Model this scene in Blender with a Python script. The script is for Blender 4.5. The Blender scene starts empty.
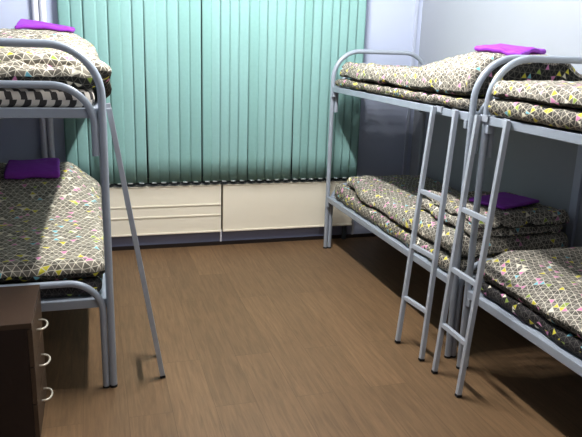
import bpy, bmesh, math, random
from mathutils import Vector, Matrix, noise

random.seed(7)
col = bpy.context.scene.collection
PI = math.pi

# ------------------------------------------------------------------ helpers
def srgb(r, g, b):
    f = lambda c: (c / 255 / 12.92) if c / 255 <= .04045 else ((c / 255 + .055) / 1.055) ** 2.4
    return (f(r), f(g), f(b), 1)

def tag(o, label=None, cat=None, group=None, kind=None):
    if label: o['label'] = label
    if cat: o['category'] = cat
    if group: o['group'] = group
    if kind: o['kind'] = kind
    return o

def empty(name, loc=(0, 0, 0), rotz=0):
    o = bpy.data.objects.new(name, None); col.objects.link(o)
    o.location = loc; o.rotation_euler = (0, 0, rotz); o.empty_display_size = .1
    return o

def link(name, bm, mat, parent=None, smooth=None):
    me = bpy.data.meshes.new(name)
    bmesh.ops.recalc_face_normals(bm, faces=bm.faces)
    bm.to_mesh(me); bm.free()
    me.materials.append(mat)
    if smooth is not None:
        for p in me.polygons: p.use_smooth = True
        if smooth < 3.1: me.set_sharp_from_angle(angle=smooth)
    o = bpy.data.objects.new(name, me); col.objects.link(o)
    if parent: o.parent = parent
    return o

def box(bm, x0, x1, y0, y1, z0, z1, bev=0.0):
    t = bmesh.new()
    r = bmesh.ops.create_cube(t, size=1)
    for v in t.verts:
        v.co = Vector(((x0 + x1) / 2 + v.co.x * (x1 - x0), (y0 + y1) / 2 + v.co.y * (y1 - y0), (z0 + z1) / 2 + v.co.z * (z1 - z0)))
    if bev: bmesh.ops.bevel(t, geom=list(t.edges), offset=bev, segments=2, profile=.6, affect='EDGES')
    merge(bm, t)

def merge(bm, t):
    me = bpy.data.meshes.new('tmp'); t.to_mesh(me); t.free()
    bm.from_mesh(me); bpy.data.meshes.remove(me)

def tube(bm, pts, r, n=12, cap=True):
    pts = [Vector(p) for p in pts]
    rings = []; prev = None
    for i, p in enumerate(pts):
        if i == 0: d = pts[1] - p
        elif i == len(pts) - 1: d = p - pts[i - 1]
        else: d = (pts[i + 1] - p).normalized() + (p - pts[i - 1]).normalized()
        d.normalize()
        if prev is None:
            a = d.orthogonal().normalized()
        else:
            a = (prev - d * prev.dot(d)).normalized()
        prev = a; b = d.cross(a)
        rings.append([bm.verts.new(p + (a * math.cos(2 * PI * k / n) + b * math.sin(2 * PI * k / n)) * r) for k in range(n)])
    for q in range(len(rings) - 1):
        for k in range(n):
            bm.faces.new((rings[q][k], rings[q][(k + 1) % n], rings[q + 1][(k + 1) % n], rings[q + 1][k]))
    if cap:
        bm.faces.new(rings[0][::-1]); bm.faces.new(rings[-1])

def bar(bm, a, b, w, d, xdir=Vector((1, 0, 0)), bev=.003):
    """square tube from a to b; w across xdir, d across the other"""
    a = Vector(a); b = Vector(b); L = (b - a).length
    z = (b - a).normalized(); x = (xdir - z * xdir.dot(z)).normalized(); y = z.cross(x)
    t = bmesh.new(); box(t, -w / 2, w / 2, -d / 2, d / 2, 0, L, bev)
    M = Matrix((x, y, z)).transposed().to_4x4(); M.translation = a
    bmesh.ops.transform(t, matrix=M, verts=t.verts)
    merge(bm, t)

def arch_pts(hw, z0, ztop, r, y=0):
    p = [(-hw, y, z0)]
    for k in range(13):
        a = PI - k / 12 * PI / 2
        p.append((-hw + r + r * math.cos(a), y, ztop - r + r * math.sin(a)))
    for k in range(13):
        a = PI / 2 - k / 12 * PI / 2
        p.append((hw - r + r * math.cos(a), y, ztop - r + r * math.sin(a)))
    p.append((hw, y, z0))
    return p

# ------------------------------------------------------------------ materials
def newmat(name):
    m = bpy.data.materials.new(name); m.use_nodes = True
    nt = m.node_tree; b = nt.nodes['Principled BSDF']
    return m, nt, b

def plain(name, c, rough=.5, metal=0, spec=.5, var=.06, scale=9, bump=0.0):
    m, nt, b = newmat(name)
    tc = nt.nodes.new('ShaderNodeTexCoord')
    n = nt.nodes.new('ShaderNodeTexNoise'); n.inputs['Scale'].default_value = scale; n.inputs['Detail'].default_value = 4
    nt.links.new(tc.outputs['Object'], n.inputs['Vector'])
    mx = nt.nodes.new('ShaderNodeMix'); mx.data_type = 'RGBA'
    mx.inputs['A'].default_value = tuple(min(1, v * (1 - var)) for v in c[:3]) + (1,)
    mx.inputs['B'].default_value = tuple(min(1, v * (1 + var)) for v in c[:3]) + (1,)
    nt.links.new(n.outputs['Fac'], mx.inputs['Factor'])
    nt.links.new(mx.outputs['Result'], b.inputs['Base Color'])
    b.inputs['Roughness'].default_value = rough; b.inputs['Metallic'].default_value = metal
    b.inputs['Specular IOR Level'].default_value = spec
    if bump:
        bp = nt.nodes.new('ShaderNodeBump'); bp.inputs['Strength'].default_value = bump; bp.inputs['Distance'].default_value = .01
        nt.links.new(n.outputs['Fac'], bp.inputs['Height']); nt.links.new(bp.outputs['Normal'], b.inputs['Normal'])
    return m

class NB:
    """tiny math-node builder"""
    def __init__(s, nt): s.nt = nt
    def m(s, op, a, b=None, c=None):
        n = s.nt.nodes.new('ShaderNodeMath'); n.operation = op
        for i, v in enumerate((a, b, c)):
            if v is None: continue
            if isinstance(v, (int, float)): n.inputs[i].default_value = v
            else: s.nt.links.new(v, n.inputs[i])
        return n.outputs[0]

def quilt_material(name, cell, line, s=.031, warp=.012, seed=0, gain=1.0):
    m, nt, b = newmat(name); B = NB(nt); L = nt.links.new
    uv = nt.nodes.new('ShaderNodeUVMap'); uv.uv_map = 'UVMap'
    nz = nt.nodes.new('ShaderNodeTexNoise'); nz.inputs['Scale'].default_value = 9; nz.inputs['Detail'].default_value = 1
    L(uv.outputs['UV'], nz.inputs['Vector'])
    sub = nt.nodes.new('ShaderNodeVectorMath'); sub.operation = 'SUBTRACT'; sub.inputs[1].default_value = (.5, .5, .5)
    L(nz.outputs['Color'], sub.inputs[0])
    sc = nt.nodes.new('ShaderNodeVectorMath'); sc.operation = 'SCALE'; sc.inputs['Scale'].default_value = warp * 2
    L(sub.outputs[0], sc.inputs[0])
    ad = nt.nodes.new('ShaderNodeVectorMath'); ad.operation = 'ADD'
    L(uv.outputs['UV'], ad.inputs[0]); L(sc.outputs[0], ad.inputs[1])
    sp = nt.nodes.new('ShaderNodeSeparateXYZ'); L(ad.outputs[0], sp.inputs[0])
    u, v = sp.outputs['X'], sp.outputs['Y']
    h = s * .866
    ps = []
    for k in range(3):
        a = PI / 2 + k * 2 * PI / 3 + .12
        ps.append(B.m('ADD', B.m('MULTIPLY', u, math.cos(a) / h), B.m('MULTIPLY', v, math.sin(a) / h)))
    ds = [B.m('SUBTRACT', .5, B.m('ABSOLUTE', B.m('SUBTRACT', B.m('FRACT', p), .5))) for p in ps]
    dmin = B.m('MINIMUM', ds[0], B.m('MINIMUM', ds[1], ds[2]))
    mask = nt.nodes.new('ShaderNodeMapRange'); mask.inputs['From Min'].default_value = .022; mask.inputs['From Max'].default_value = .070
    mask.inputs['To Min'].default_value = 1; mask.inputs['To Max'].default_value = 0; mask.clamp = True
    L(dmin, mask.inputs['Value'])
    cb = nt.nodes.new('ShaderNodeCombineXYZ')
    for i, p in enumerate(ps): L(B.m('FLOOR', p), cb.inputs[i])
    off = nt.nodes.new('ShaderNodeVectorMath'); off.operation = 'ADD'; off.inputs[1].default_value = (seed * 7.31, .37, 1.7)
    L(cb.outputs[0], off.inputs[0])
    wn = nt.nodes.new('ShaderNodeTexWhiteNoise'); wn.noise_dimensions = '3D'; L(off.outputs[0], wn.inputs['Vector'])
    rp = nt.nodes.new('ShaderNodeValToRGB'); rp.color_ramp.interpolation = 'CONSTANT'
    cells = [(0, cell), (.34, tuple(x * .72 for x in cell[:3]) + (1,)), (.62, tuple(min(1, x * 1.3) for x in cell[:3]) + (1,)),
             (.895, srgb(222, 212, 80)), (.925, srgb(222, 150, 190)), (.950, srgb(135, 200, 212)), (.962, srgb(238, 232, 212)), (.988, srgb(160, 180, 90))]
    els = rp.color_ramp.elements
    els[0].position, els[0].color = cells[0]; els[1].position, els[1].color = cells[1]
    for p_, c_ in cells[2:]:
        e = els.new(p_); e.color = c_
    L(wn.outputs['Value'], rp.inputs['Fac'])
    mx = nt.nodes.new('ShaderNodeMix'); mx.data_type = 'RGBA'
    L(mask.outputs[0], mx.inputs['Factor']); L(rp.outputs['Color'], mx.inputs['A']); mx.inputs['B'].default_value = line
    L(mx.outputs['Result'], b.inputs['Base Color'])
    b.inputs['Roughness'].default_value = .75; b.inputs['Specular IOR Level'].default_value = .25
    tc = nt.nodes.new('ShaderNodeTexCoord')
    n2 = nt.nodes.new('ShaderNodeTexNoise'); n2.inputs['Scale'].default_value = 16; n2.inputs['Detail'].default_value = 3; n2.inputs['Distortion'].default_value = .8
    L(tc.outputs['Object'], n2.inputs['Vector'])
    bp = nt.nodes.new('ShaderNodeBump'); bp.inputs['Strength'].default_value = .55; bp.inputs['Distance'].default_value = .012
    L(n2.outputs['Fac'], bp.inputs['Height']); L(bp.outputs['Normal'], b.inputs['Normal'])
    return m

def ticking_material():
    m, nt, b = newmat('mattress_ticking'); L = nt.links.new; B = NB(nt)
    uv = nt.nodes.new('ShaderNodeTexCoord')
    sp = nt.nodes.new('ShaderNodeSeparateXYZ'); L(uv.outputs['Object'], sp.inputs[0])
    nz = nt.nodes.new('ShaderNodeTexNoise'); nz.inputs['Scale'].default_value = 14; L(uv.outputs['Object'], nz.inputs['Vector'])
    xx = B.m('ADD', B.m('ADD', sp.outputs['X'], sp.outputs['Y']), B.m('MULTIPLY', nz.outputs['Fac'], .018))
    row = B.m('FLOOR', B.m('DIVIDE', sp.outputs['Z'], .034))
    f = B.m('FRACT', B.m('ADD', B.m('DIVIDE', xx, .060), B.m('MULTIPLY', row, .28)))
    k = B.m('GREATER_THAN', f, .47)
    mx = nt.nodes.new('ShaderNodeMix'); mx.data_type = 'RGBA'; L(k, mx.inputs['Factor'])
    mx.inputs['A'].default_value = srgb(66, 62, 60); mx.inputs['B'].default_value = srgb(208, 200, 188)
    L(mx.outputs['Result'], b.inputs['Base Color']); b.inputs['Roughness'].default_value = .85
    return m

def floor_material():
    m, nt, b = newmat('floor_laminate'); L = nt.links.new; B = NB(nt)
    tc = nt.nodes.new('ShaderNodeTexCoord')
    mp = nt.nodes.new('ShaderNodeMapping'); mp.inputs['Rotation'].default_value = (0, 0, PI / 2); mp.inputs['Location'].default_value = (.1, .11, 0)
    L(tc.outputs['Object'], mp.inputs['Vector'])
    br = nt.nodes.new('ShaderNodeTexBrick'); br.offset = .37; br.offset_frequency = 2
    br.inputs['Scale'].default_value = 1; br.inputs['Brick Width'].default_value = 1.28; br.inputs['Row Height'].default_value = .192
    br.inputs['Mortar Size'].default_value = .0012; br.inputs['Mortar Smooth'].default_value = .3; br.inputs['Bias'].default_value = 0
    br.inputs['Color1'].default_value = (.25, .25, .25, 1); br.inputs['Color2'].default_value = (.75, .75, .75, 1); br.inputs['Mortar'].default_value = (0, 0, 0, 1)
    L(mp.outputs['Vector'], br.inputs['Vector'])
    rp = nt.nodes.new('ShaderNodeValToRGB')
    e = rp.color_ramp.elements
    e[0].position = .25; e[0].color = srgb(124, 100, 74); e[1].position = .75; e[1].color = srgb(134, 108, 80)
    L(br.outputs['Color'], rp.inputs['Fac'])
    # long grain
    m2 = nt.nodes.new('ShaderNodeMapping'); m2.inputs['Scale'].default_value = (38, 2.4, 1)
    L(tc.outputs['Object'], m2.inputs['Vector'])
    gr = nt.nodes.new('ShaderNodeTexNoise'); gr.inputs['Scale'].default_value = 1.6; gr.inputs['Detail'].default_value = 7; gr.inputs['Roughness'].default_value = .65; gr.inputs['Distortion'].default_value = .6
    ad = nt.nodes.new('ShaderNodeVectorMath'); ad.operation = 'ADD'
    sc = nt.nodes.new('ShaderNodeVectorMath'); sc.operation = 'SCALE'; sc.inputs['Scale'].default_value = 11
    L(br.outputs['Color'], sc.inputs[0]); L(m2.outputs['Vector'], ad.inputs[0]); L(sc.outputs[0], ad.inputs[1]); L(ad.outputs[0], gr.inputs['Vector'])
    g2 = nt.nodes.new('ShaderNodeMapRange'); g2.inputs['From Min'].default_value = .3; g2.inputs['From Max'].default_value = .7
    g2.inputs['To Min'].default_value = .74; g2.inputs['To Max'].default_value = 1.16; L(gr.outputs['Fac'], g2.inputs['Value'])
    # broad cloudy variation
    cl = nt.nodes.new('ShaderNodeTexNoise'); cl.inputs['Scale'].default_value = 1.8; cl.inputs['Detail'].default_value = 3; L(tc.outputs['Object'], cl.inputs['Vector'])
    c2 = nt.nodes.new('ShaderNodeMapRange'); c2.inputs['To Min'].default_value = .85; c2.inputs['To Max'].default_value = 1.15; L(cl.outputs['Fac'], c2.inputs['Value'])
    seam = B.m('SUBTRACT', 1, B.m('MULTIPLY', br.outputs['Fac'], .3))
    tot = B.m('MULTIPLY', B.m('MULTIPLY', g2.outputs[0], c2.outputs[0]), seam)
    vm = nt.nodes.new('ShaderNodeVectorMath'); vm.operation = 'SCALE'; L(rp.outputs['Color'], vm.inputs[0]); L(tot, vm.inputs['Scale'])
    L(vm.outputs[0], b.inputs['Base Color'])
    b.inputs['Roughness'].default_value = .48; b.inputs['Specular IOR Level'].default_value = .35
    bp = nt.nodes.new('ShaderNodeBump'); bp.inputs['Strength'].default_value = .15; bp.inputs['Distance'].default_value = .003
    L(gr.outputs['Fac'], bp.inputs['Height']); L(bp.outputs['Normal'], b.inputs['Normal'])
    return m

M = {}
M['metal'] = plain('grey_painted_steel', srgb(172, 180, 190), .38, .1, .5, .03)
M['ladder'] = plain('pale_grey_painted_steel', srgb(184, 190, 198), .38, .1, .5, .03)
M['rubber'] = plain('black_rubber', srgb(22, 22, 24), .7)
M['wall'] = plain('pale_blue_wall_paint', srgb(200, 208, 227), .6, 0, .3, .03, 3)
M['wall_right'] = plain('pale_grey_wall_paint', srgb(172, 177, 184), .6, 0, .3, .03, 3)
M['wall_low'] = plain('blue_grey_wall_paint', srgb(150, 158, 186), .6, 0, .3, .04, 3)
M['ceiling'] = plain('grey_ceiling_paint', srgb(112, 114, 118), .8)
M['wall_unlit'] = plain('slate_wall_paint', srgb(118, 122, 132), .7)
M['white_trim'] = plain('white_trim_paint', srgb(225, 228, 238), .4)
M['corner_trim'] = plain('blue_grey_trim_paint', srgb(196, 203, 218), .45)
M['dark_board'] = plain('dark_brown_baseboard', srgb(42, 34, 32), .5)
M['cream'] = plain('cream_enamel', srgb(246, 240, 222), .4, 0, .4, .02)
M['dark_gap'] = plain('dark_recess', srgb(30, 34, 36), .8)
M['glass'] = plain('dark_window_glass', srgb(24, 34, 36), .15)
M['frame_white'] = plain('window_frame_paint', srgb(70, 78, 82), .5)
M['teal'] = plain('teal_blind_fabric', srgb(147, 185, 181), .8, 0, .2, .05, 40)
M['teal_b'] = plain('deeper_teal_blind_fabric', srgb(141, 180, 175), .8, 0, .2, .05, 40)
M['weight'] = plain('white_plastic', srgb(170, 178, 176), .5)
M['chain'] = plain('dark_bead_chain', srgb(54, 60, 60), .5)
M['purple'] = plain('purple_cloth', srgb(160, 72, 196), .55, 0, .3, .08, 30, .25)
M['wood'] = plain('dark_brown_laminate', srgb(50, 38, 34), .42, 0, .4, .1, 22)
M['wood_top'] = plain('brown_laminate_top_sheen', srgb(80, 64, 52), .38, 0, .5, .1, 22)  # brown lightened to hold the reflected light on the cabinet's top
M['wood_front'] = plain('brown_drawer_laminate', srgb(84, 68, 54), .45, 0, .4, .1, 22)
M['pull'] = plain('satin_pale_metal', srgb(225, 220, 205), .35, .3)
M['floor'] = floor_material()
cellc, linec = srgb(124, 119, 110), srgb(226, 219, 202)
M['quilt'] = quilt_material('triangle_print_fabric', cellc, linec, seed=1)
M['quilt_left'] = quilt_material('triangle_print_fabric_large', srgb(134, 128, 115), srgb(240, 233, 214), s=.040, warp=.016, seed=5)
M['underside_shade'] = quilt_material('shaded_quilt_underside', srgb(50, 50, 47), srgb(116, 112, 102), s=.034, seed=4)  # darkened print that paints shade onto quilt undersides and lower rims
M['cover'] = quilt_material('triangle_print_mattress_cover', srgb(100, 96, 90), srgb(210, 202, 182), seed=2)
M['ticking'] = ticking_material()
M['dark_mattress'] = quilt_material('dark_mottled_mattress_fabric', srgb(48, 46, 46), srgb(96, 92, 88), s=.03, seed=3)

# ------------------------------------------------------------------ room
XL, XR, YB, YF, ZC = -.86, 2.615, 0.0, -6.6, 3.04
def struct(name, mat, *boxes, bev=0, parent=None):
    bm = bmesh.new()
    for b_ in boxes: box(bm, *b_, bev)
    o = link(name, bm, mat, parent)
    if not parent: o['kind'] = 'structure'
    return o

struct('floor', M['floor'], (XL - .1, XR + .1, YF - .1, YB + .12, -.1, 0))
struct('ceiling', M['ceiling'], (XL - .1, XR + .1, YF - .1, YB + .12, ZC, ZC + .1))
WX0, WX1, WZ0, WZ1 = -.20, 2.06, .50, 2.38
struct('wall_back', M['wall'], (XL, WX0, YB, YB + .12, 0, ZC), (WX1, XR, YB, YB + .12, 0, ZC), (WX0, WX1, YB, YB + .12, WZ1, ZC))
struct('wall_back_lower', M['wall_low'], (WX0, WX1, YB, YB + .12, 0, WZ0))
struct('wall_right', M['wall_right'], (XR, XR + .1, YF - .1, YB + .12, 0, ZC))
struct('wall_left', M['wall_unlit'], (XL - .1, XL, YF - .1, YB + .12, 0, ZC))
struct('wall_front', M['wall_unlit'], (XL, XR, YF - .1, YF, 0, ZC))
win = struct('window_1', M['glass'], (WX0, WX1, YB + .07, YB + .08, WZ0, WZ1))
struct('window_frame', M['frame_white'], (WX0, WX0 + .06, YB + .04, YB + .1, WZ0, WZ1), (WX1 - .06, WX1, YB + .04, YB + .1, WZ0, WZ1),
       (WX0, WX1, YB + .04, YB + .1, WZ0, WZ0 + .06), (WX0, WX1, YB + .04, YB + .1, WZ1 - .06, WZ1), (.9, .96, YB + .04, YB + .1, WZ0, WZ1), parent=win)
struct('baseboard_back', M['dark_board'], (XL, XR, YB - .016, YB, 0, .03), bev=.003)
struct('baseboard_right', M['dark_board'], (XR - .016, XR, YF, YB - .016, 0, .05), bev=.003)
struct('baseboard_left', M['dark_board'], (XL, XL + .016, YF, YB - .016, 0, .05), bev=.003)
# white double pipe-like trim left of the blind, white strip right of it, corner strip, panel joint on the right wall
for nm, x in (('trim_1', -.375), ('trim_6', -.325)):
    bm = bmesh.new(); tube(bm, [(x, -.024, .03), (x, -.024, ZC)], .023, 14)
    tag(link(nm, bm, M['white_trim'], smooth=.6), kind='structure')
struct('trim_2', M['white_trim'], (2.092, 2.112, -.02, 0, .03, ZC), bev=.004)
struct('trim_3', M['corner_trim'], (2.545, 2.575, -.012, 0, .03, ZC), bev=.003)
struct('trim_4', M['corner_trim'], (XR - .02, XR, -2.11, -2.05, .05, ZC), bev=.004)
struct('trim_5', M['white_trim'], (.932, .948, -.02, -.002, .03, .135), bev=.004)

# two cream convector covers under the window
def cover(x0, x1, label, ridges, side):
    t = tag(empty('heater_cover', ((x0 + x1) / 2, -.03, .125)), label, 'heater cover', 'cream heater covers under the window')
    w = (x1 - x0) / 2
    bm = bmesh.new(); box(bm, -w, w, -.028, .028, 0, .385, .006); link('cover_panel', bm, M['cream'], t)
    bm = bmesh.new(); box(bm, -w, w, -.034, .028, .3855, .393, .003); link('top_lip', bm, M['cream'], t)
    bm = bmesh.new(); box(bm, -w, w, -.036, -.0282, .002, .016, .003); link('bottom_lip', bm, M['cream'], t)
    for z in ridges:
        bm = bmesh.new(); box(bm, -w + .003, w - .003, -.034, -.0285, z - .006, z + .006, .0025); link('ridge', bm, M['cream'], t)
    bm = bmesh.new(); box(bm, side * (w - .06) - .015, side * (w - .06) + .015, -.02, .010, -.125, -.0005, .002)
    link('leg', bm, M['frame_white'], t)
cover(-.215, .936, 'cream heater cover with two horizontal ridges, below the left half of the blind', (.232, .145), -1)
struct('gap_shade_strip', M['rubber'], (.9365, .9485, -.02, -.001, .137, .518))  # black strip added between the covers, painting in the shade of their gap
cover(.949, 2.075, 'plain flat cream heater cover below the right half of the blind', (), 1)

# ------------------------------------------------------------------ vertical blind
BZ0, BZ1, BY = .553, 2.46, -.085
blind = tag(empty('vertical_blind', (.93, BY, BZ0)), 'teal vertical slat blind closed across the whole window', 'blind')
bm = bmesh.new(); box(bm, -.235 - .93, 2.09 - .93, -.02, .085, BZ1 - BZ0 + .004, BZ1 - BZ0 + .05, .004); link('head_rail', bm, M['weight'], blind)
edges = []
n1, n2 = 12, 18
xs = [-.225 + (.773 + .225) * i / n1 for i in range(n1)] + [.773 + (2.085 - .773) * i / n2 for i in range(n2 + 1)]
def nearest(x): return min(range(len(xs)), key=lambda i: abs(xs[i] - x))
gap_full = nearest(.773); gap_a = nearest(.366); gap_b = nearest(1.49); gap_c = nearest(1.14)
for i in range(len(xs) - 1):
    gt = gb = random.uniform(-.004, .002)              # left-edge shift (gap) top / bottom
    if i == gap_full: gt, gb = .007, .010
    if i == gap_a: gt, gb = -.003, .011
    if i == gap_b: gt, gb = -.004, .013
    if i == gap_c: gt, gb = .001, .007
    x0t, x0b = xs[i] + gt, xs[i] + gb
    ov = random.choice((.008, -.002, -.0025, -.0035, -.0045))
    if i + 1 in (gap_full, gap_a, gap_b, gap_c): ov = -.001
    x1 = xs[i + 1] + ov
    rr = random.uniform(-.003, .003); tw = random.uniform(-.003, .003)
    bm = bmesh.new(); NXs, NZs = 6, 10
    g = []
    for a in range(NZs + 1):
        f = a / NZs; z = f * (BZ1 - BZ0)
        x0 = x0b + (x0t - x0b) * f
        row = []
        for c in range(NXs + 1):
            q = c / NXs
            y = .007 - .012 * q - .0025 * math.sin(PI * q) + rr * (q - .5) + tw * (q - .5) * (1 - f) * 2 + .0015 * noise.noise(Vector((i * 3.1, f * 5, q)))
            row.append(bm.verts.new((x0 + (x1 - x0) * q - .93, y, z)))
        g.append(row)
    for a in range(NZs):
        for c in range(NXs): bm.faces.new((g[a][c], g[a][c + 1], g[a + 1][c + 1], g[a + 1][c]))
    s = link('slat', bm, M['teal'] if random.random() < .6 else M['teal_b'], blind, 3.14)
    md = s.modifiers.new('thick', 'SOLIDIFY'); md.thickness = .0012
    bm = bmesh.new(); xm = (x0b + x1) / 2 - .93
    box(bm, xm - .018, xm + .018, -.0035, .0045, -.007, .004, .0015)
    link('slat_weight', bm, M['weight'], s)
for yy in (-.012, .014):
    bm = bmesh.new(); pts = []
    for k in range(len(xs) * 4 - 3):
        i = k // 4; f = (k % 4) / 4
        x = xs[i] + ((xs[min(i + 1, len(xs) - 1)] - xs[i]) * f)
        pts.append((x - .93, yy, -.012 - .012 * math.sin(PI * f)))
    tube(bm, pts, .003, 6)
    link('bead_chain', bm, M['chain'], blind, 3.14)

# ------------------------------------------------------------------ bunk beds (local origin: floor, centre; open side at -x)
BW, BL, ZLO, ZUP = .80, 2.0, .42, 1.293
def make_bed(loc, rz, label):
    t = tag(empty('bunk_bed', loc, rz), label, 'bunk bed', 'grey steel bunk beds')
    hw, hl = BW / 2, BL / 2
    for s in (-1, 1):
        y = s * hl
        bm = bmesh.new(); tube(bm, arch_pts(hw, .012, 1.58, .21, y), .017, 16)
        a = link('end_arch', bm, M['metal'], t, .7)
        for x in (-hw, hw):
            bm = bmesh.new(); tube(bm, [(x, y, 0), (x, y, .0118)], .0178, 16); link('foot_cap', bm, M['rubber'], a, .7)
        hi = hw - .0335
        bm = bmesh.new(); tube(bm, arch_pts(hi, .010, .535, .15, y), .0155, 16)
        a = link('lower_hoop', bm, M['metal'], t, .7)
        for x in (-hi, hi):
            bm = bmesh.new(); tube(bm, [(x, y, 0), (x, y, .0098)], .0156, 16); link('foot_cap', bm, M['rubber'], a, .7)
        bm = bmesh.new(); tube(bm, arch_pts(hi, 1.115, 1.415, .17, y), .0155, 16)
        link('upper_hoop', bm, M['metal'], t, .7)
        for z in (ZLO, ZUP):
            bm = bmesh.new(); box(bm, -hw + .012, hw - .012, y - s * .016 - .0125 - s * .014, y - s * .016 + .0125 - s * .014, z - .018, z + .024, .003)
            link('cross_rail', bm, M['metal'], t)
    for s in (-1, 1):
        for z in (ZLO, ZUP):
            bm = bmesh.new(); box(bm, s * hw - .0125, s * hw + .0125, -hl + .015, hl - .015, z - .02, z + .02, .003)
            r = link('side_rail', bm, M['metal'], t)
            for q in (-1, 1):
                bm = bmesh.new(); box(bm, s * hw - .016, s * hw + .016, q * (hl - .034) - .012, q * (hl - .034) + .012, z - .06, z - .018, .003)
                link('rail_bracket', bm, M['metal'], r)
    for z in (ZLO, ZUP):
        bm = bmesh.new(); box(bm, -hw + .0126, hw - .0126, -hl + .045, hl - .045, z + .002, z + .017, .002)
        link('base_panel', bm, M['metal'], t)
    return t
def copy_tree(o, parent=None):
    c = o.copy(); col.objects.link(c)
    if parent: c.parent = parent
    for ch in list(o.children): copy_tree(ch, c)
    return c

RX = 1.77 + BW / 2; LX = .026 - BW / 2
Y_R1, Y_R2, Y_L = -1.256, -3.381, -1.166
bed1 = make_bed((RX, Y_R1, 0), 0, 'grey steel bunk bed in the far right corner, against the window wall')
bed2 = copy_tree(bed1); bed2.location = (RX, Y_R2, 0); bed2['label'] = 'grey steel bunk bed nearest the camera on the right, cut off by the photo edge'
bed3 = copy_tree(bed1); bed3.location = (LX, Y_L, 0); bed3.rotation_euler = (0, 0, PI); bed3['label'] = 'grey steel bunk bed on the left, behind the dark drawer cabinet'

# ------------------------------------------------------------------ ladders
def make_ladder(foot_a, foot_b, top_a, top_b, label, side):
    fa, fb, ta, tb = map(Vector, (foot_a, foot_b, top_a, top_b))
    base = (fa + fb) / 2
    t = tag(empty('bunk_ladder', base), label, 'ladder', 'ladders leaning on the bunk beds')
    nrm = (tb - ta).normalized() if (tb - ta).length else Vector((0, 1, 0))
    for f, tp in ((fa, ta), (fb, tb)):
        d = (tp - f).normalized()
        bm = bmesh.new(); bar(bm, f - base + d * .0145, tp - base, .024, .024, Vector((0, 1, 0)))
        s = link('stile', bm, M['ladder'], t)
        bm = bmesh.new(); bar(bm, f - base + d * .003, f - base + d * .0143, .026, .026, Vector((0, 1, 0)), .002)
        link('foot_cap', bm, M['rubber'], s)
        q = tp - base; inn = 1 if (tp - (ta + tb) / 2).y < 0 else -1       # hook plate toward the other stile
        bm = bmesh.new()
        ya, yb = sorted((q.y, q.y + inn * .062)); yc, yd = sorted((q.y + inn * .044, q.y + inn * .062))
        xa, xb = sorted((q.x + side * .0121, q.x + side * .0150)); xc, xd = sorted((q.x + side * .0121, q.x + side * .034))
        box(bm, xa, xb, ya, yb, q.z - .028, q.z + .004, .001)
        box(bm, xc, xd, yc, yd, q.z + .0005, q.z + .004, .001)
        link('hook', bm, M['ladder'], s)
    for k in (.203, .425, .655):
        a = fa.lerp(ta, k) - base; b = fb.lerp(tb, k) - base
        e = (b - a).normalized()
        bm = bmesh.new(); bar(bm, a + e * .0125, b - e * .0125, .022, .024, Vector((1, 0, -.1)), .003)
        link('rung', bm, M['ladder'], t)
    return t
make_ladder((1.578, -2.034, 0), (1.608, -2.264, 0), (1.738, -1.925, 1.315), (1.738, -2.155, 1.315),
            'pale grey steel ladder leaning on the far right bunk, the ladder nearer the window', 1)
make_ladder((1.611, -2.402, 0), (1.608, -2.642, 0), (1.735, -2.363, 1.315), (1.735, -2.60, 1.315),
            'pale grey steel ladder leaning on the near right bunk, in front of the other ladder', 1)
make_ladder((.262, -2.135, 0), (.262, -1.90, 0), (.055, -2.11, 1.315), (.055, -1.875, 1.315),
            'pale grey steel ladder seen edge on, leaning on the left bunk', -1)

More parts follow.
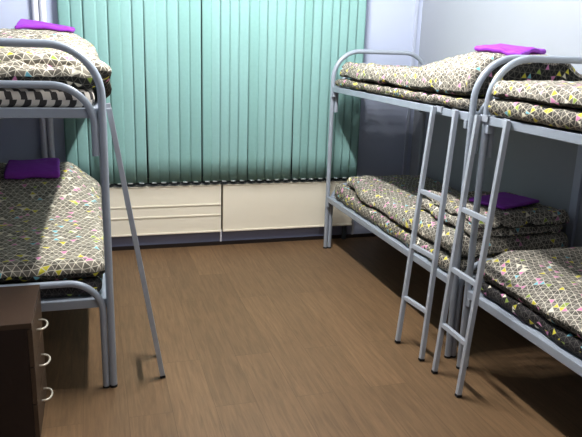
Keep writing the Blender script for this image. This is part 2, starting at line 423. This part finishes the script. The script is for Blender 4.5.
# ------------------------------------------------------------------ soft goods
def sstep(a, b, x):
    t = max(0, min(1, (x - a) / (b - a))); return t * t * (3 - 2 * t)
def fbm(x, y, s, seed, o=3):
    v = 0; amp = 1
    for k in range(o):
        v += amp * noise.noise(Vector((x / s, y / s, seed * 5.3 + k * 9.1))); s *= .5; amp *= .5
    return v
def slab(bm, uvl, x0, x1, y0, y1, zb, T, r, seed, nx=56, ny=110, wob=.012, wr=.010, wrs=.16, fine=.004, corner=.06, uvo=0, zmax=None, inset=None, rf=.5, mi=1):
    """a puffy rectangle of cloth: zb(x,y) underside height, T(x,y) thickness, r rim radius"""
    if not callable(zb): c0 = zb; zb = lambda x, y: c0
    if not callable(T): c1 = T; T = lambda x, y: c1
    if not callable(rf): c2 = rf; rf = lambda x, y: c2
    ease = lambda s: s - .8 * math.sin(2 * PI * s) / (2 * PI)
    W, H = x1 - x0, y1 - y0
    top, bot = [], []
    for j in range(ny + 1):
        rt, rb = [], []
        b_ = ease(j / ny) * H
        for i in range(nx + 1):
            a_ = ease(i / nx) * W
            # round the corners in plan
            ex, ey = min(a_, W - a_), min(b_, H - b_)
            x, y = x0 + a_, y0 + b_
            if inset: k0 = inset(y); x = x0 + k0 + a_ * (W - k0) / W
            if ex < corner and ey < corner:
                dx, dy = corner - ex, corner - ey
                d = math.hypot(dx, dy); mxx = max(dx, dy)
                k = mxx / d if d > 1e-9 else 1
                nxd, nyd = dx * k, dy * k
                x += (dx - nxd) * (1 if a_ < W / 2 else -1); y += (dy - nyd) * (1 if b_ < H / 2 else -1)
                e = corner - mxx
            else: e = min(ex, ey)
            g = math.sqrt(max(0, 1 - (1 - min(e / r, 1)) ** 2))
            edge = 1 - sstep(0, .14, e)
            wx = fbm(x * .3, y, .11, seed + 1) * wob * edge; wy = fbm(x, y * .3, .11, seed + 2) * wob * edge
            x2 = x + wx; y2 = y + wy
            t = T(x, y); z = zb(x, y)
            wrk = fbm(x, y, wrs, seed) * wr + abs(fbm(x, y, .07, seed + 7, 2)) * -fine
            q_ = rf(x, y)                              # height of the rim seam within the thickness
            zm = z + t * q_ + edge * fbm(x, y, .09, seed + 3) * wob * .5
            zt = zm + (t * (1 - q_) + wrk) * g if g > 0 else zm
            zt = max(zt, z + .004)
            if zmax is not None: zt = min(zt, zmax)
            zl = max(z, zm - t * q_ * g)
            vt = bm.verts.new((x2, y2, zt)); rt.append(vt)
            rb.append(vt if i in (0, nx) or j in (0, ny) else bm.verts.new((x2, y2, min(zl, zt - .002))))
        top.append(rt); bot.append(rb)
    def arc(row):
        acc = [0]
        for k in range(1, len(row)): acc.append(acc[-1] + (row[k].co - row[k - 1].co).length)
        mid = acc[len(acc) // 2]; return [q - mid for q in acc]
    for gi, grid in enumerate((top, bot)):
        U = [arc(rw) for rw in grid]
        V = [arc([grid[j][i] for j in range(ny + 1)]) for i in range(nx + 1)]
        for j in range(ny):
            for i in range(nx):
                ids = [(j, i), (j, i + 1), (j + 1, i + 1), (j + 1, i)]
                vs = []
                for (p, q) in ids:
                    if grid[p][q] not in vs: vs.append(grid[p][q])
                if len(vs) < 3: continue
                try: f = bm.faces.new(vs)
                except ValueError: continue
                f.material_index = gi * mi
                for lp in f.loops:
                    for (p, q) in ids:
                        if grid[p][q] is lp.vert:
                            lp[uvl].uv = (U[p][q] + uvo + gi * .31, V[q][p] + gi * .17 + uvo); break

def soft(name, mat, label, cat, group, *slabs):
    bm = bmesh.new(); uvl = bm.loops.layers.uv.new('UVMap')
    for kw in slabs: slab(bm, uvl, **kw)
    xs_ = [v.co.x for v in bm.verts]; ys_ = [v.co.y for v in bm.verts]; z0 = min(v.co.z for v in bm.verts)
    c = Vector(((min(xs_) + max(xs_)) / 2, (min(ys_) + max(ys_)) / 2, z0))
    bmesh.ops.translate(bm, vec=-c, verts=bm.verts)
    o = link(name, bm, mat, smooth=3.14); o.location = c
    o.data.materials.append(M['underside_shade'] if cat == 'quilt' else mat)
    return tag(o, label, cat, group)

GM, GQ, GP = 'mattresses on the bunks', 'triangle print quilts on the bunks', 'purple folded cloths on the bedding'
zU, zL = ZUP + .021, ZLO + .021
# --- mattresses
def mattress(mat, x0, x1, y0, y1, zb, T, label, seed, **k):
    return soft('mattress', mat, label, 'mattress', GM, dict(x0=x0, x1=x1, y0=y0, y1=y1, zb=zb, T=T, r=.03, seed=seed, nx=40, ny=80, **{**dict(zmax=zb + T if not callable(T) else None, wob=.006, wr=.003, fine=.001), **k}))
R1y0, R1y1 = -2.195, -.315
R2y0, R2y1 = -4.32, -2.414
Ly0, Ly1 = -2.105, -.225
def bvh_of(o):
    from mathutils.bvhtree import BVHTree
    return BVHTree.FromPolygons([o.matrix_basis @ v.co for v in o.data.vertices], [tuple(p.vertices) for p in o.data.polygons])
def top_at(tree, x, y, default):
    h = tree.ray_cast(Vector((x, y, 5)), Vector((0, 0, -1)))
    return h[0].z if h[0] else default
mattress(M['ticking'], -.745, -.004, Ly0, Ly1, zU, .078, 'mattress with black and white block ticking on the left upper bunk', 11)
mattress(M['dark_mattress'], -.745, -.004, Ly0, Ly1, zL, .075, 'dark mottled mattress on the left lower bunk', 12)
mattress(M['cover'], 1.752, 2.555, R1y0, R1y1, zU + .008, .053, 'mattress in triangle print cover on the far right upper bunk', 13, wob=.02, wr=.008)
mattress(M['cover'], 1.778, 2.555, R1y0, R1y1, zL, lambda x, y: .083 + .045 * sstep(1.90, 1.84, x) * sstep(-.75, -.4, y), 'mattress in triangle print cover on the far right lower bunk', 14, wob=.014, wr=.0015, zmax=zL + .14)
mattress(M['cover'], 1.740, 2.555, R2y0, R2y1 - .002, zU + .008, .078, 'mattress in triangle print cover on the near right upper bunk', 15, wob=.008, corner=.015)
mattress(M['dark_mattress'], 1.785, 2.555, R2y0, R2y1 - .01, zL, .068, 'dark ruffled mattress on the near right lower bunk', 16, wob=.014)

# --- left upper quilt: rumpled near end, domed, bulging over the open side
def lu_zb(x, y):
    dro = sstep(.0, .05, x) * .085 * sstep(-1.9, -1.7, y)
    return zU + .080 - dro
def lu_T(x, y):
    k = .42 + .58 * sstep(.08, -.17, x)
    return .10 + (.02 + .05 * sstep(-2.05, -1.4, y) + .085 * sstep(-1.4, -.7, y)) * k - .03 * (1 - k)
quilt_lu = soft('quilt', M['quilt_left'], 'rumpled triangle print quilt heaped on the left upper bunk', 'quilt', GQ,
     dict(x0=-.74, x1=.012, y0=Ly0 + .006, y1=-1.86, zb=zU + .080, T=.10, r=.05, seed=20, nx=70, ny=36, wr=.024, wrs=.09, fine=.022, wob=.018),
     dict(x0=-.74, x1=.078, y0=-1.99, y1=Ly1, zb=lambda x, y: lu_zb(x, y) + .03 * sstep(-1.8, -2.0, y), T=lu_T, r=.075, seed=21, wr=.012, fine=.008, wob=.012, uvo=.4))
# --- left lower quilt
def ll_zb(x, y): return zL + .077
def ll_T(x, y):
    return .095 + .15 * sstep(-1.25, -.55, y) * sstep(.03, -.22, x)
quilt_ll = soft('quilt', M['quilt_left'], 'triangle print quilt smoothed over the left lower bunk', 'quilt', GQ,
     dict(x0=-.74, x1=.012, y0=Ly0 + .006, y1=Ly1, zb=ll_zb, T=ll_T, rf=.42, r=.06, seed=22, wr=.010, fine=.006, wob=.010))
# --- right far upper quilt
def ru_T(x, y):
    return .105 + .115 * sstep(-1.25, -1.95, y) * (.35 + .65 * sstep(1.78, 1.95, x)) * (1 - .8 * sstep(2.30, 2.46, x))
quilt_ru = soft('quilt', M['quilt'], 'triangle print quilt on the far right upper bunk, heaped up under a purple cloth', 'quilt', GQ,
     dict(x0=1.755, x1=2.55, y0=R1y0 + .006, y1=R1y1 - .01, zb=lambda x, y: zU + .064 + .03 * abs(fbm(x, y, .35, 61)) * sstep(2.1, 1.85, x), T=ru_T, r=.05, seed=23, rf=lambda x, y: .18 + (.62 + .1 * fbm(x, y, .1, 77)) * sstep(-2.08, -2.16, y) * sstep(1.80, 1.90, x), wr=.018, fine=.012, wob=.016, inset=lambda y: .03 * sstep(-.9, -.35, y)))  # rim raised at the near end so the painted shade covers that face
# --- right far lower quilt and the folded stack at its near end
def rl_T(x, y): return .100 + .012 * sstep(-1.2, -1.6, y)
quilt_rl = soft('quilt', M['quilt'], 'triangle print quilt spread over the far right lower bunk', 'quilt', GQ,
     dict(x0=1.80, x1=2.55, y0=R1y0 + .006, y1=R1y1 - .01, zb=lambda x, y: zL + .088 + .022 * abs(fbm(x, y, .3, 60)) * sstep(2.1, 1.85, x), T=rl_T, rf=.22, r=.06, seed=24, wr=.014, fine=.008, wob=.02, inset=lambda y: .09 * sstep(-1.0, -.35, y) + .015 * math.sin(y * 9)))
tr = bvh_of(quilt_rl); zs = zL + .088 + .10
fz = lambda x, y: max(zs, top_at(tr, x, y, zs) + .013)
quilt_rf = soft('folded_quilt', M['quilt'], 'triangle print quilt folded in layers on the far right lower bunk, under a purple cloth', 'quilt', GQ,
     dict(x0=1.87, x1=2.51, y0=R1y0 + .022, y1=-1.52, zb=fz, rf=.3, T=.055, r=.04, seed=25, nx=44, ny=44, wob=.02, wr=.004, fine=.002, uvo=.2),
     dict(x0=1.90, x1=2.52, y0=R1y0 + .012, y1=-1.58, zb=lambda x, y: fz(x, y) + .050, rf=.3, T=.060, r=.04, seed=26, nx=44, ny=44, wob=.02, wr=.006, uvo=.7))
# --- right near upper and lower quilts
soft('quilt', M['quilt'], 'triangle print quilt doubled over on the near right upper bunk', 'quilt', GQ,
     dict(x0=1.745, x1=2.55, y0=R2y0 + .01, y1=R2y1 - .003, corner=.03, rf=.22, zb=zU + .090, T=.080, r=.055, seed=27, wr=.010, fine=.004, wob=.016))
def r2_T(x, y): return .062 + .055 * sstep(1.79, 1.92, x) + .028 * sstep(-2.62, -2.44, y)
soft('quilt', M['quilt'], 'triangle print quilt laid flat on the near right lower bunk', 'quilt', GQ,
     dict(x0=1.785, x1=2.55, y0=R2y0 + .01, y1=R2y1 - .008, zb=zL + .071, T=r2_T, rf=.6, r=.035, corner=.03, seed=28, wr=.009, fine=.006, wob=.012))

# --- purple folded cloths
def cloth(under, cx, cy, rz, w, d, h, lift, sx, sy, label, seed):
    """lies on the quilt `under`: underside = the quilt's own surface, or the flat of the cloth where that is higher"""
    tr = bvh_of(under); ca, sa = math.cos(rz), math.sin(rz)
    zc = top_at(tr, cx, cy, 1)
    def zb(a, b):
        x, y = cx + a * ca - b * sa, cy + a * sa + b * ca
        return max(zc + lift + sx * (x - cx) + sy * (y - cy), top_at(tr, x, y, -9) + .005) - zc
    bm = bmesh.new(); uvl = bm.loops.layers.uv.new('UVMap')
    slab(bm, uvl, -w / 2, w / 2, -d / 2, d / 2, zb, h, min(h * .5, .02), seed, nx=30, ny=30, wob=.006, wr=.002, fine=.002, corner=.018, mi=0)
    o = link('folded_cloth', bm, M['purple'], smooth=3.14)
    o.location = (cx, cy, zc); o.rotation_euler = (0, 0, rz)
    return tag(o, label, 'folded cloth', GP)
R = math.radians
cloth(quilt_lu, -.275, -.60, R(-4), .33, .27, .024, .004, -.12, .20, 'purple folded cloth on the quilt of the left upper bunk', 31)
cloth(quilt_ll, -.41, -.58, R(2), .33, .36, .045, -1, 0, 0, 'purple folded cloth in shade on the left lower bunk', 32)
cloth(quilt_ru, 2.12, -2.0, R(32), .33, .27, .028, .003, .0, .12, 'purple folded cloth on top of the far right upper bunk', 33)
cloth(quilt_rf, 2.24, -1.93, R(20), .35, .25, .020, .002, 0, 0, 'purple folded cloth in shade on the far right lower bunk', 34)

# ------------------------------------------------------------------ drawer cabinet
cx0, cx1, cy0, cy1, ch = -.70, -.268, -2.63, -2.215, .558
cab = tag(empty('drawer_cabinet', ((cx0 + cx1) / 2, (cy0 + cy1) / 2, 0)), 'dark brown three drawer cabinet in front of the left bunk', 'cabinet')
w, d = (cx1 - cx0) / 2, (cy1 - cy0) / 2
bm = bmesh.new(); box(bm, -w, w - .018, -d, d, .0, ch - .022, .002); link('body', bm, M['wood'], cab)
bm = bmesh.new(); box(bm, -w - .003, w, -d - .003, d + .003, ch - .0218, ch, .002); link('cabinet_top', bm, M['wood_top'], cab)
dh = (ch - .022 - .055) / 3
for k in range(3):
    z0 = .05 + k * dh
    bm = bmesh.new(); box(bm, w - .0178, w, -d + .003, d - .003, z0 + .002, z0 + dh - .002, .0015)
    dr = link('drawer', bm, M['wood_front'], cab)
    bm = bmesh.new(); zc = z0 + dh * .55
    pts = [(w, -.05, zc)] + [(w + .012 + .026 * math.sin(a), -.05 * math.cos(a), zc) for a in [PI * q / 14 for q in range(1, 14)]] + [(w, .05, zc)]
    tube(bm, pts, .0045, 8); link('drawer_pull', bm, M['pull'], dr, 3.14)

# ------------------------------------------------------------------ light
def area(name, loc, sx, sy, power, color):
    l = bpy.data.lights.new(name, 'AREA'); l.shape = 'RECTANGLE'; l.size = sx; l.size_y = sy; l.energy = power; l.color = color
    o = bpy.data.objects.new(name, l); col.objects.link(o); o.location = loc
    return o
for k in range(7):                                   # a long tube lamp under the ceiling, running along the room
    l = bpy.data.lights.new('lamp_or_fill', 'POINT'); l.energy = 46; l.shadow_soft_size = .035; l.color = (1.0, .99, .985)
    o = bpy.data.objects.new('lamp_or_fill', l); col.objects.link(o); o.location = (.87, -2.4 + k * .19, ZC - .07)
for k in range(4):                                   # fill lights added behind the camera, standing for no real lamp
    l = bpy.data.lights.new('lamp_or_fill', 'POINT'); l.energy = 20; l.shadow_soft_size = .035; l.color = (1.0, .99, .985)
    o = bpy.data.objects.new('lamp_or_fill', l); col.objects.link(o); o.location = (.87, -5.9 + k * .3, ZC - .07)
w_ = bpy.data.worlds.new('world'); bpy.context.scene.world = w_; w_.use_nodes = True
w_.node_tree.nodes['Background'].inputs[0].default_value = (.6, .7, .9, 1); w_.node_tree.nodes['Background'].inputs[1].default_value = .02

# ------------------------------------------------------------------ camera
F_, D_, yaw, pitch, roll = 650.186, 5.08554, .294647, .258426, .032710
f = Vector((math.sin(yaw) * math.cos(pitch), math.cos(yaw) * math.cos(pitch), -math.sin(pitch)))
r = Vector((math.cos(yaw), -math.sin(yaw), 0)); u = r.cross(f)
c, s = math.cos(roll), math.sin(roll)
r2 = c * r + s * u; u2 = -s * r + c * u
cam = bpy.data.cameras.new('camera'); co = bpy.data.objects.new('camera', cam); col.objects.link(co)
mw = Matrix((r2, u2, -f)).transposed().to_4x4(); mw.translation = (0, -D_, 1.6)
co.matrix_world = mw
cam.sensor_fit = 'HORIZONTAL'; cam.sensor_width = 36; cam.lens = F_ * 36 / 582; cam.clip_start = .02
bpy.context.scene.camera = co
sc = bpy.context.scene
sc.view_settings.view_transform = 'Standard'; sc.view_settings.look = 'None'; sc.view_settings.exposure = 0; sc.view_settings.gamma = .86
